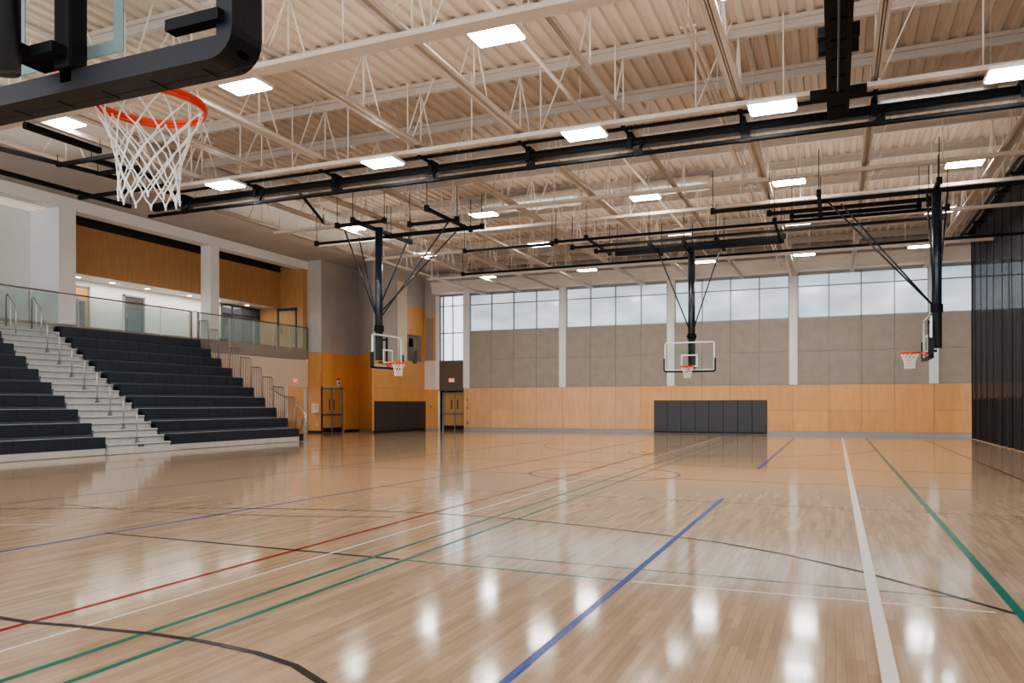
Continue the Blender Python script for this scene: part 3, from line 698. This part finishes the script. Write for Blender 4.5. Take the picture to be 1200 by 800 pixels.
for nm, x, y, z, ax in (('low on the maple pier by the bleachers', -28.1, 37.43, .55, 'x'), ('right of the far double door, upper', -21.72, W-.09, 1.95, 'x'), ('right of the far double door, lower', -21.72, W-.09, 1.42, 'x'), ('right of the far double door, lowest', -21.72, W-.09, .5, 'x'), ('on the maple wall right of the corner double door', XA+.04, 40.5, 1.35, 'y'), ('on the corner maple strip left of the far double door', -24.4, W-.09, 1.55, 'x')):
    t = thing('wall_outlet', 'small wall plate ' + nm, 'wall plate', (x, y, z))
    if ax == 'x': MB().bevbox(x-.06, x+.06, y-.015, y, z-.09, z+.09, .004).build('plate', 'chrome', t); MB().box(x-.03, x+.03, y-.02, y-.014, z-.05, z+.05).build('socket', 'darkframe', t)
    else: MB().bevbox(x, x+.015, y-.06, y+.06, z-.09, z+.09, .004).build('plate', 'chrome', t); MB().box(x+.014, x+.02, y-.03, y+.03, z-.05, z+.05).build('socket', 'darkframe', t)

# ------------------------------------------------------------------ basketball hoops
def hoop(label, cx, cy, face, mast, detail=False, braces=(), frame=(), bar_z=7.4, mast_top=7.4, mast_bot=3.0, mr=.1):
    """cx,cy = rim centre; face = unit vector the board faces; mast=(dist behind board)"""
    F = Vector((face[0], face[1], 0)); S = Vector((-face[1], face[0], 0)); R0 = Vector((cx, cy, 0))
    t = thing('basketball_hoop', label, 'basketball hoop', (cx-F.x*(.4+mast), cy-F.y*(.4+mast), mast_bot), 'ceiling hung basketball hoops')
    B0 = R0 - F*.40                                # board face plane
    def P(s, f, z): return tuple(B0 + S*s + F*f + Vector((0, 0, z)))
    def bx(m, s0, s1, f0, f1, z0, z1, bev=0):
        a = Vector(P(s0, f0, z0)); b = Vector(P(s1, f1, z1))
        (m.bevbox if bev else m.box)(a.x, b.x, a.y, b.y, a.z, b.z, *([bev] if bev else [])); return m
    bz = 2.925 if detail else 2.90
    bb = bx(MB(), -.88, .88, -.02, 0, bz+.04, bz+1.04).build('backboard', 'glass', t, 'clear glass backboard')
    m = MB(); bx(m, -.915, .915, -.04, .008, bz, bz+.05); bx(m, -.915, .915, -.04, .008, bz+1.02, bz+1.07)
    bx(m, -.915, -.865, -.04, .008, bz, bz+1.07); bx(m, .865, .915, -.04, .008, bz, bz+1.07)
    m.build('board_frame', 'boardgrey' if not detail else 'navy', bb, 'metal frame round the glass')
    m = MB(); tz0, tz1 = bz+.14, bz+.60
    bx(m, -.305, .305, .001, .005, tz0, tz0+.05); bx(m, -.305, .305, .001, .005, tz1-.05, tz1)
    bx(m, -.305, -.255, .001, .005, tz0+.05, tz1-.05); bx(m, .255, .305, .001, .005, tz0+.05, tz1-.05)
    m.build('target_square', 'boardwhite' if not detail else 'greytape', bb)
    if detail:
        m = MB(); bx(m, -.86, -.80, .001, .004, bz+.08, bz+1.0); bx(m, .80, .86, .001, .004, bz+.08, bz+1.0)
        m.build('border_tape', 'greytape', bb)
    # U-shaped padding
    m = MB()
    pts = [(-.935, bz+.48)]; rad = .10
    for a in range(0, 7): pts.append((-.935+rad-rad*math.cos(a*math.pi/12), bz-.025+rad-rad*math.sin(a*math.pi/12)))
    for a in range(0, 7): pts.append((.935-rad+rad*math.sin(a*math.pi/12), bz-.025+rad-rad*math.cos(a*math.pi/12)))
    pts.append((.935, bz+.48))
    if detail: pts = [(-.935, bz+1.0)]+pts+[(.935, bz+1.0)]
    inn = []
    c0 = Vector((0, bz+.5))
    for (s, z) in pts:
        ss = s; zz = z
        ss = max(-.865, min(.865, s)) if detail else max(-.90, min(.90, s)); zz = max(bz+.052 if detail else bz+.012, z)
        inn.append((ss, zz))
    d0, d1 = (-.10, .05) if detail else (-.075, .045)
    if not detail: pts = [(s*1.012, z-.03) for s, z in pts]
    o = len(m.v); n = len(pts)
    for f in (d0, d1):
        for (s, z) in pts: m.v.append(P(s, f, z))
        for (s, z) in inn: m.v.append(P(s, f, z))
    for i in range(n-1):
        m.f.append((o+i, o+i+1, o+n+i+1, o+n+i)); m.f.append((o+2*n+i, o+3*n+i, o+3*n+i+1, o+2*n+i+1))
        m.f.append((o+i, o+2*n+i, o+2*n+i+1, o+i+1)); m.f.append((o+n+i, o+n+i+1, o+3*n+i+1, o+3*n+i))
    m.f.append((o, o+n, o+3*n, o+2*n)); m.f.append((o+n-1, o+3*n-1, o+4*n-1, o+2*n-1))
    pd = m.build('edge_padding', 'boardpad', bb, 'black edge padding')
    if detail:
        m = MB()
        for s in (-.75, -.5, -.25, 0, .25, .5, .75): bx(m, s-.004, s+.004, -.045, .03, bz-.0285, bz-.0245)
        bx(m, -.94, .94, .0, .002, bz-.027, bz-.0245)
        m.build('padding_seam', 'blackrub', pd)
        m = MB()
        for z in (bz+.35, bz+.6): bx(m, .93, .938, -.05, -.02, z, z+.05)
        m.build('padding_clip', 'darkframe', pd)
    # rim
    zr = 3.05; rc = R0+Vector((0, 0, zr)); ring = [tuple(rc+Vector((.235*math.cos(2*math.pi*k/40), .235*math.sin(2*math.pi*k/40), 0))) for k in range(40)]
    m = MB().tube(ring, .0125 if detail else .02, 8, closed=True)
    m.tube([tuple(Vector(p)-Vector((0,0,.022))) for p in ring], .007 if detail else .012, 6, closed=True)
    m.beam(P(-.06, 0, zr-.01), tuple(rc - F*.23 + S*-.10), .03, .02); m.beam(P(.06, 0, zr-.01), tuple(rc - F*.23 + S*.10), .03, .02)
    m.beam(P(0, 0, zr-.005), tuple(rc - F*.23), .14, .008)
    m.beam(P(0, .0, zr-.06), P(0, .02, zr-.06), .15, .14)
    m.beam(P(-.05, .02, zr-.11), tuple(rc - F*.235 + S*-.05), .012, .02); m.beam(P(.05, .02, zr-.11), tuple(rc - F*.235+S*.05), .012, .02)
    rim = m.build('rim', 'orange', t, 'orange rim', smooth=False)
    # net
    m = MB(); N = 12; rows = 7 if detail else 5; r0 = .235; L = .41
    def rad_at(u): return .232*(1-u)**1.0*1 + .125*u - .035*math.sin(u*math.pi)
    lv = []
    for i in range(rows+1):
        u = i/rows; uu = u**.9
        lv.append([tuple(rc+Vector((rad_at(uu)*math.cos(2*math.pi*(k+.5*(i % 2))/N), rad_at(uu)*math.sin(2*math.pi*(k+.5*(i % 2))/N), -.02-L*uu))) for k in range(N)])
    cr = .0038 if detail else .0065
    for i in range(rows):
        for k in range(N):
            a = lv[i][k]
            if i % 2 == 0: ks = (k, (k-1) % N)
            else: ks = (k, (k+1) % N)
            for kk in ks:
                b = lv[i+1][kk]
                if detail:
                    mid = (Vector(a)+Vector(b))/2 + Vector((random.uniform(-1, 1), random.uniform(-1, 1), random.uniform(-1, 1)))*.004
                    m.tube([a, tuple(mid), b], cr, 5)
                else: m.tube([a, b], cr, 4)
        if detail:
            for k in range(N):
                p = Vector(lv[i+1][k]); q = .0075
                m.tube([tuple(p+Vector((0, 0, q))), tuple(p), tuple(p-Vector((0, 0, q)))], [.004, .0075, .004], 6)
    if detail:
        for k in range(N):
            p = Vector(lv[-1][k]); m.tube([tuple(p), tuple(p+Vector((.006, -.004, -.02))), tuple(p+Vector((-.004, .004, -.004)))], .004, 5)
            a = Vector(lv[0][k]); m.tube([tuple(a+Vector((0, 0, -.005))), tuple(a+Vector((0, 0, .025)))], .005, 5)
    m.build('net', 'net', rim, 'white cord net')
    # mast
    mc = Vector(P(0, -mast, 0))
    MB().tube([(mc.x, mc.y, mast_bot), (mc.x, mc.y, mast_top)], mr, 20).build('mast', 'navy', t, 'blue black vertical mast', smooth=True)
    m = MB()
    if detail:
        bx(m, -.03, .03, -mast, -.06, bz+.09, bz+.13)
        bx(m, -.175, -.09, -.13, -.045, bz+.05, bz+1.0, .015)
        bx(m, -.165, .05, -mast+.08, -.06, bz+.085, bz+.125)
        bx(m, -.16, -.08, -.10, -.04, bz-.0, bz+.14, .01)
        bx(MB(), -.90, -.66, -.13, -.08, bz+.09, bz+.13).build('support_arm', 'black', t); 
    else:
        for z in (bz+.15, bz+.9): bx(m, -.05, .05, -mast, -.03, z, z+.06)
        bx(m, -.28, .28, -.06, -.03, bz+.12, bz+.18)
        bx(m, -.05, .05, -.06, -.03, bz+.1, bz+1.0)
    m.build('board_bracket', 'black', t)
    m = MB()
    m.beam(tuple(mc+S*-.18+Vector((0, 0, 4.2))), tuple(mc+S*.18+Vector((0, 0, 4.2))), .06, .06)
    m.tube([tuple(mc+Vector((0, 0, 4.1))), tuple(mc+Vector((0, 0, 4.3)))], mr*1.25, 16)
    m.build('collar', 'black', t)
    for a, b in braces:
        MB().tube([a, b], .024, 8).build('brace', 'navy', t, smooth=True)
    for a, b, w in frame:
        MB().beam(a, b, w, w).build('frame_pipe', 'black', t)
    for a, b, w in frame:
        for e in (a, b):
            m = MB().box(e[0]-.06, e[0]+.06, e[1]-.06, e[1]+.06, e[2]-.07, e[2]+.1)
            m.tube([(e[0], e[1], e[2]), (e[0], e[1], 8.5)], .011, 6)
            m.build('clamp', 'black', t)
    return t
# near hoop, seen from behind
hoop('large near hoop at top left, seen from behind its glass backboard', -2.84, 2.57, (0, 1), .27, detail=True, mast_bot=2.93, mast_top=7.9, mr=.065,
     frame=[((-4.6, 1.9, 7.9), (-1.0, 1.9, 7.9), .1)])
# far centre hoop (faces the camera)
z = 7.35
hoop('far centre hoop hung in front of the back wall pads', -4.95, 28.3, (0, -1), .5, mast_bot=2.95, mast_top=z, mr=.13,
     braces=[((-6.05, 28.4, z), (-5.0, 29.15, 4.4)), ((-3.75, 28.4, z), (-4.9, 29.15, 4.4))],
     frame=[((-9.0, 25.5, z), (3.0, 25.5, z), .08), ((-8.8, 26.7, z), (3.0, 26.7, z), .08), ((-8.2, 27.7, z), (-1.6, 27.7, z), .1), ((-7.6, 28.45, z), (-1.7, 28.45, z), .15), ((-7.9, 25.5, z+.05), (-7.9, 28.5, z+.05), .08), ((-1.75, 25.5, z+.05), (-1.75, 28.5, z+.05), .08),
            ((-6.05, 27.0, z), (-6.05, 29.1, z), .1), ((-3.75, 27.0, z), (-3.75, 29.1, z), .1), ((-4.95, 27.6, z+.02), (-4.95, 29.4, z+.02), .14), ((-15.0, 30.3, z), (XR-.1, 30.3, z), .08)])
# left side hoop (faces +X)
z = 7.45
hoop('left hoop hung before the side wall beyond the bleachers', -13.26, 21.99, (1, 0), .34, mast_bot=3.15, mast_top=z+.1, mr=.13,
     braces=[((-14.95, 21.4, z), (-14.1, 22.0, 4.6)), ((-15.2, 22.6, z), (-14.1, 22.0, 4.6)), ((-12.55, 21.5, z-.4), (-14.05, 22.0, 4.8)), ((-11.3, 21.9, z+.1), (-14.0, 22.0, 4.5)), ((-11.9, 23.5, z+.1), (-14.0, 22.0, 4.7))],
     frame=[((-14.08, 20.6, z+.05), (-14.08, 24.2, z+.05), .11), ((-15.1, 21.2, z+.1), (-13.3, 21.2, z+.1), .09), ((-14.2, 22.8, z), (-10.6, 22.8, z), .12), ((-12.6, 21.6, z), (-10.9, 21.6, z), .09), ((-11.2, 20.2, z+.05), (-11.2, 23.2, z+.05), .09), ((-17.2, 22.9, z), (-14.1, 22.9, z), .08), ((-12.9, 26.2, z), (-9.4, 26.2, z), .08)])
# right side hoop (faces -X)
z = 7.3
hoop('right hoop seen from the side beside the black curtain', 1.83, 23.12, (-1, 0), .24, mast_bot=3.15, mast_top=z, mr=.12,
     braces=[((-.25, 22.9, z), (2.4, 23.1, 4.25)), ((.15, 23.6, z), (2.4, 23.1, 4.25)), ((2.75, 23.3, z), (2.5, 23.15, 4.5)), ((2.2, 22.7, z-.1), (2.4, 23.05, 4.5))],
     frame=[((-3.3, 23.1, z), (XR-.1, 23.1, z), .1), ((-.4, 22.2, z), (-.4, 24.8, z), .1), ((-1.8, 24.0, z), (2.6, 24.0, z), .1), ((-1.2, 24.7, z), (2.2, 24.7, z), .1), ((2.45, 22.4, z+.06), (2.45, 24.8, z+.06), .11)])
# folded frame of the unseen hoop over the left stands
def pipeset(name, label, cat, segs, mat='black', hang=True):
    xs_ = [p for s_ in segs for p in s_[:2]]
    t = thing(name, label, cat, tuple(sum(p[i] for p in xs_)/len(xs_) for i in range(3)))
    for a, b, w in segs: MB().beam(a, b, w, w).build('frame_pipe', mat, t)
    if hang:
        for a, b, w in segs:
            for e in (a, b): MB().tube([e, (e[0], e[1], 8.5)], .011, 6).build('hanger', mat, t)
z = 8.2
pipeset('hoop_support_frame', 'black pipe frame under the roof above the left stands', 'pipe frame',
        [((-19.6, 13.0, z), (-19.0, 16.3, z), .1), ((-17.4, 12.2, z), (-17.4, 14.2, z), .14), ((-21.6, 12.0, z), (-21.4, 18.6, z), .12), ((-19.5, 14.6, z), (-17.2, 14.6, z), .1), ((-19.2, 15.6, z), (-17.6, 15.6, z), .1), ((-18.2, 14.6, z), (-18.0, 16.5, z), .12), ((-22.0, 17.2, z), (-18.2, 17.2, z), .1)])
pipeset('support_pipe', 'long thin black pipe along the left under the roof', 'pipe', [((-16.9, 22.9, 8.2), (-15.2, 19.4, 8.2), .07)])

# ------------------------------------------------------------------ black divider tube, batten and mast
t = thing('curtain_winch_tube', 'long thick black tube hung across the gym under the roof', 'curtain tube', (-7.5, 18.9, 8.2))
MB().tube([(-20.7, 18.95, 8.18), (XR+.1, 18.95, 8.18)], .14, 16).build('tube', 'black', t, smooth=True)
for x in (-19.3, -16.4, -13.5, -10.3, -7.4, -4.7, -2.0, .8, 3.6):
    m = MB().box(x-.06, x+.06, 18.75, 19.15, 8.0, 8.42)
    m.tube([(x, 18.1, 8.35), (x, 18.9, 8.35)], .04, 8).tube([(x, 18.15, 8.3), (x, 18.15, 8.58)], .05, 8)
    m.build('clamp', 'black', t)
MB().tube([(-19.5, 18.5, 8.42), (XR, 18.5, 8.42)], .045, 8).build('guide_pipe', 'black', t)
t = thing('curtain_batten', 'thin black batten pipe hung just under the thick black tube', 'batten', (-7.5, 18.45, 7.75))
MB().tube([(-20.4, 18.45, 7.75), (XR, 18.45, 7.75)], .055, 10).build('pipe', 'black', t, smooth=True)
for x in (-18.9, -16.0, -13.2, -10.1, -7.2, -4.4, -1.9, .9, 3.7):
    MB().beam((x, 18.45, 7.75), (x+.1, 18.62, 8.1), .06, .06).box(x-.1, x+.1, 18.4, 18.5, 7.7, 7.85).build('hanger', 'black', t)
m = MB(); n = 120; x0, x1 = -20.2, XR-.2
for i in range(n):
    a = x0+(x1-x0)*i/n; b = x0+(x1-x0)*(i+1)/n
    def yy_(x): return 18.66+.05*math.sin(x*3.1)+.03*math.sin(x*7.7)
    m.quad((a, yy_(a), 7.80), (b, yy_(b), 7.80), (b, 18.8+.02*math.sin(b*5), 8.08), (a, 18.8+.02*math.sin(a*5), 8.08))
m.build('gathered_net', 'netting', t, 'thin grey netting gathered under the tube', smooth=True)

t = thing('lift_mast', 'dark slotted equipment mast lying along the roof at top right', 'mast', (.06, 14, 8.1))
m = MB(); y0, y1 = 9.0, 18.7; xc = .06
m.box(xc-.22, xc-.13, y0, y1, 8.05, 8.32).box(xc+.13, xc+.22, y0, y1, 8.05, 8.32).box(xc-.14, xc+.14, y0, y1, 8.26, 8.3)
y = y0
while y < y1:
    m.box(xc-.14, xc+.14, y, y+.74, 8.07, 8.12); y += .82
m.build('channel', 'black', t)
for y in (12.9, 14.6, 15.2, 17.5):
    w = .55 if y in (12.9, 17.5) else .34
    m = MB().box(xc-w, xc+w, y, y+.22, 8.12, 8.3)
    m.tube([(xc-w, y+.11, 8.2), (xc-w+.12, y+.11, 8.2)], .12, 10).tube([(xc+w-.12, y+.11, 8.2), (xc+w, y+.11, 8.2)], .12, 10)
    m.build('cross_bracket', 'black', t)
MB().tube([(xc, y0, 8.03), (xc, 17.0, 8.03)], .02, 8).build('cable', 'darkframe', t)

# ------------------------------------------------------------------ divider curtain
t = thing('divider_curtain', 'tall black gym divider curtain, mesh above and solid vinyl below', 'curtain', (XR, 27, 0))
def cy(y): return XR+.035*math.sin(y*4.6)+.015*math.sin(y*11.3+1)
ya, yb, n = 10.0, 42.4, 300
m = MB(); v = MB()
for i in range(n):
    a = ya+(yb-ya)*i/n; b = ya+(yb-ya)*(i+1)/n
    m.quad((cy(a), a, 1.88), (cy(b), b, 1.88), (XR+.3*(cy(b)-XR), b, 9.75), (XR+.3*(cy(a)-XR), a, 9.75))
    v.quad((cy(a)-.01, a, .03), (cy(b)-.01, b, .03), (cy(b)-.01, b, 1.9), (cy(a)-.01, a, 1.9))
m.build('mesh_panel', 'mesh', t, 'see-through black mesh', smooth=True)
v.build('vinyl_panel', 'vinyl', t, 'solid black vinyl', smooth=True)
m = MB(); y = ya+.6
while y < yb:
    m.tube([(cy(y)-.03, y, .05), (cy(y)-.03, y, 5.0), (XR-.04, y, 9.7)], .014, 6); y += 1.62
m.tube([(cy(yb), yb, .03), (XR, yb, 9.75)], .03, 6)
m.build('seam_strap', 'black', t)
MB().box(XR-.09, XR+.09, ya, yb+.4, 9.75, 9.95).tube([(XR-.5, ya, 9.6), (XR-.5, yb, 9.6)], .06, 8).build('track', 'black', t)
y = ya+.5
while y < yb: MB().tube([(XR, y, 9.64), (XR, y, ZD-.05)], .02, 6).box(XR-.55, XR+.05, y-.03, y+.03, 9.6, 9.68).build('track_hanger', 'black', t); y += 2.6

# far side wall of the other half
struct(MB().box(XE, XE+.3, -6, W+.3, 0, ZD).build('wall_right', 'greywall'), 'dim side wall beyond the divider curtain', 'wall')

# ------------------------------------------------------------------ light
def area(name, loc, rot, sx, sy, power, col=(1, .96, .9)):
    l = bpy.data.lights.new(name, 'AREA'); l.shape = 'RECTANGLE'; l.size = sx; l.size_y = sy; l.energy = power; l.color = col
    o = bpy.data.objects.new(name, l); C.objects.link(o); o.location = loc; o.rotation_euler = rot; return o
# added upward fill panels, apart from the fixtures, to brighten the deck
for x, y in ((-20, 12), (-8, 12), (1, 12), (-20, 30), (-8, 30), (1, 30), (-8, 2)):
    l = area('deck_fill', (x, y, 8.9), (math.pi, 0, 0), 9, 12, 110, (1, .93, .84)); l.visible_glossy = True
# concourse
area('concourse_fill', (-31.3, 29.5, 7.35), (0, 0, 0), .6, 13, 90, (1, .95, .87))  # added fill strip below the ceiling, lights the white wall beside the downlights
area('corridor_light', (-30.2, 35.8, 4.2), (0, 0, 0), 1.2, 2, 25, (1, .9, .75))

w = bpy.data.worlds.new('World'); bpy.context.scene.world = w; w.use_nodes = True
w.node_tree.nodes['Background'].inputs[0].default_value = (.93, .96, 1, 1)
w.node_tree.nodes['Background'].inputs[1].default_value = 1.8  # even background light added as fill, entering by the open rear end

# ------------------------------------------------------------------ camera
cam = bpy.data.cameras.new('Camera'); co = bpy.data.objects.new('Camera', cam); C.objects.link(co)
yaw = math.atan(379/905)
co.matrix_world = Matrix.Translation((0, 0, 1.7)) @ Matrix.Rotation(yaw, 4, 'Z') @ Matrix.Rotation(math.pi/2, 4, 'X') @ Matrix.Rotation(-.0014, 4, 'Z')
cam.sensor_width = 36; cam.lens = 905/1200*36; cam.shift_y = 72.9/1200; cam.clip_start = .05; cam.clip_end = 300
bpy.context.scene.camera = co
vs = bpy.context.scene.view_settings
vs.view_transform = 'AgX'; vs.look = 'AgX - Medium High Contrast'; vs.exposure = 0.8
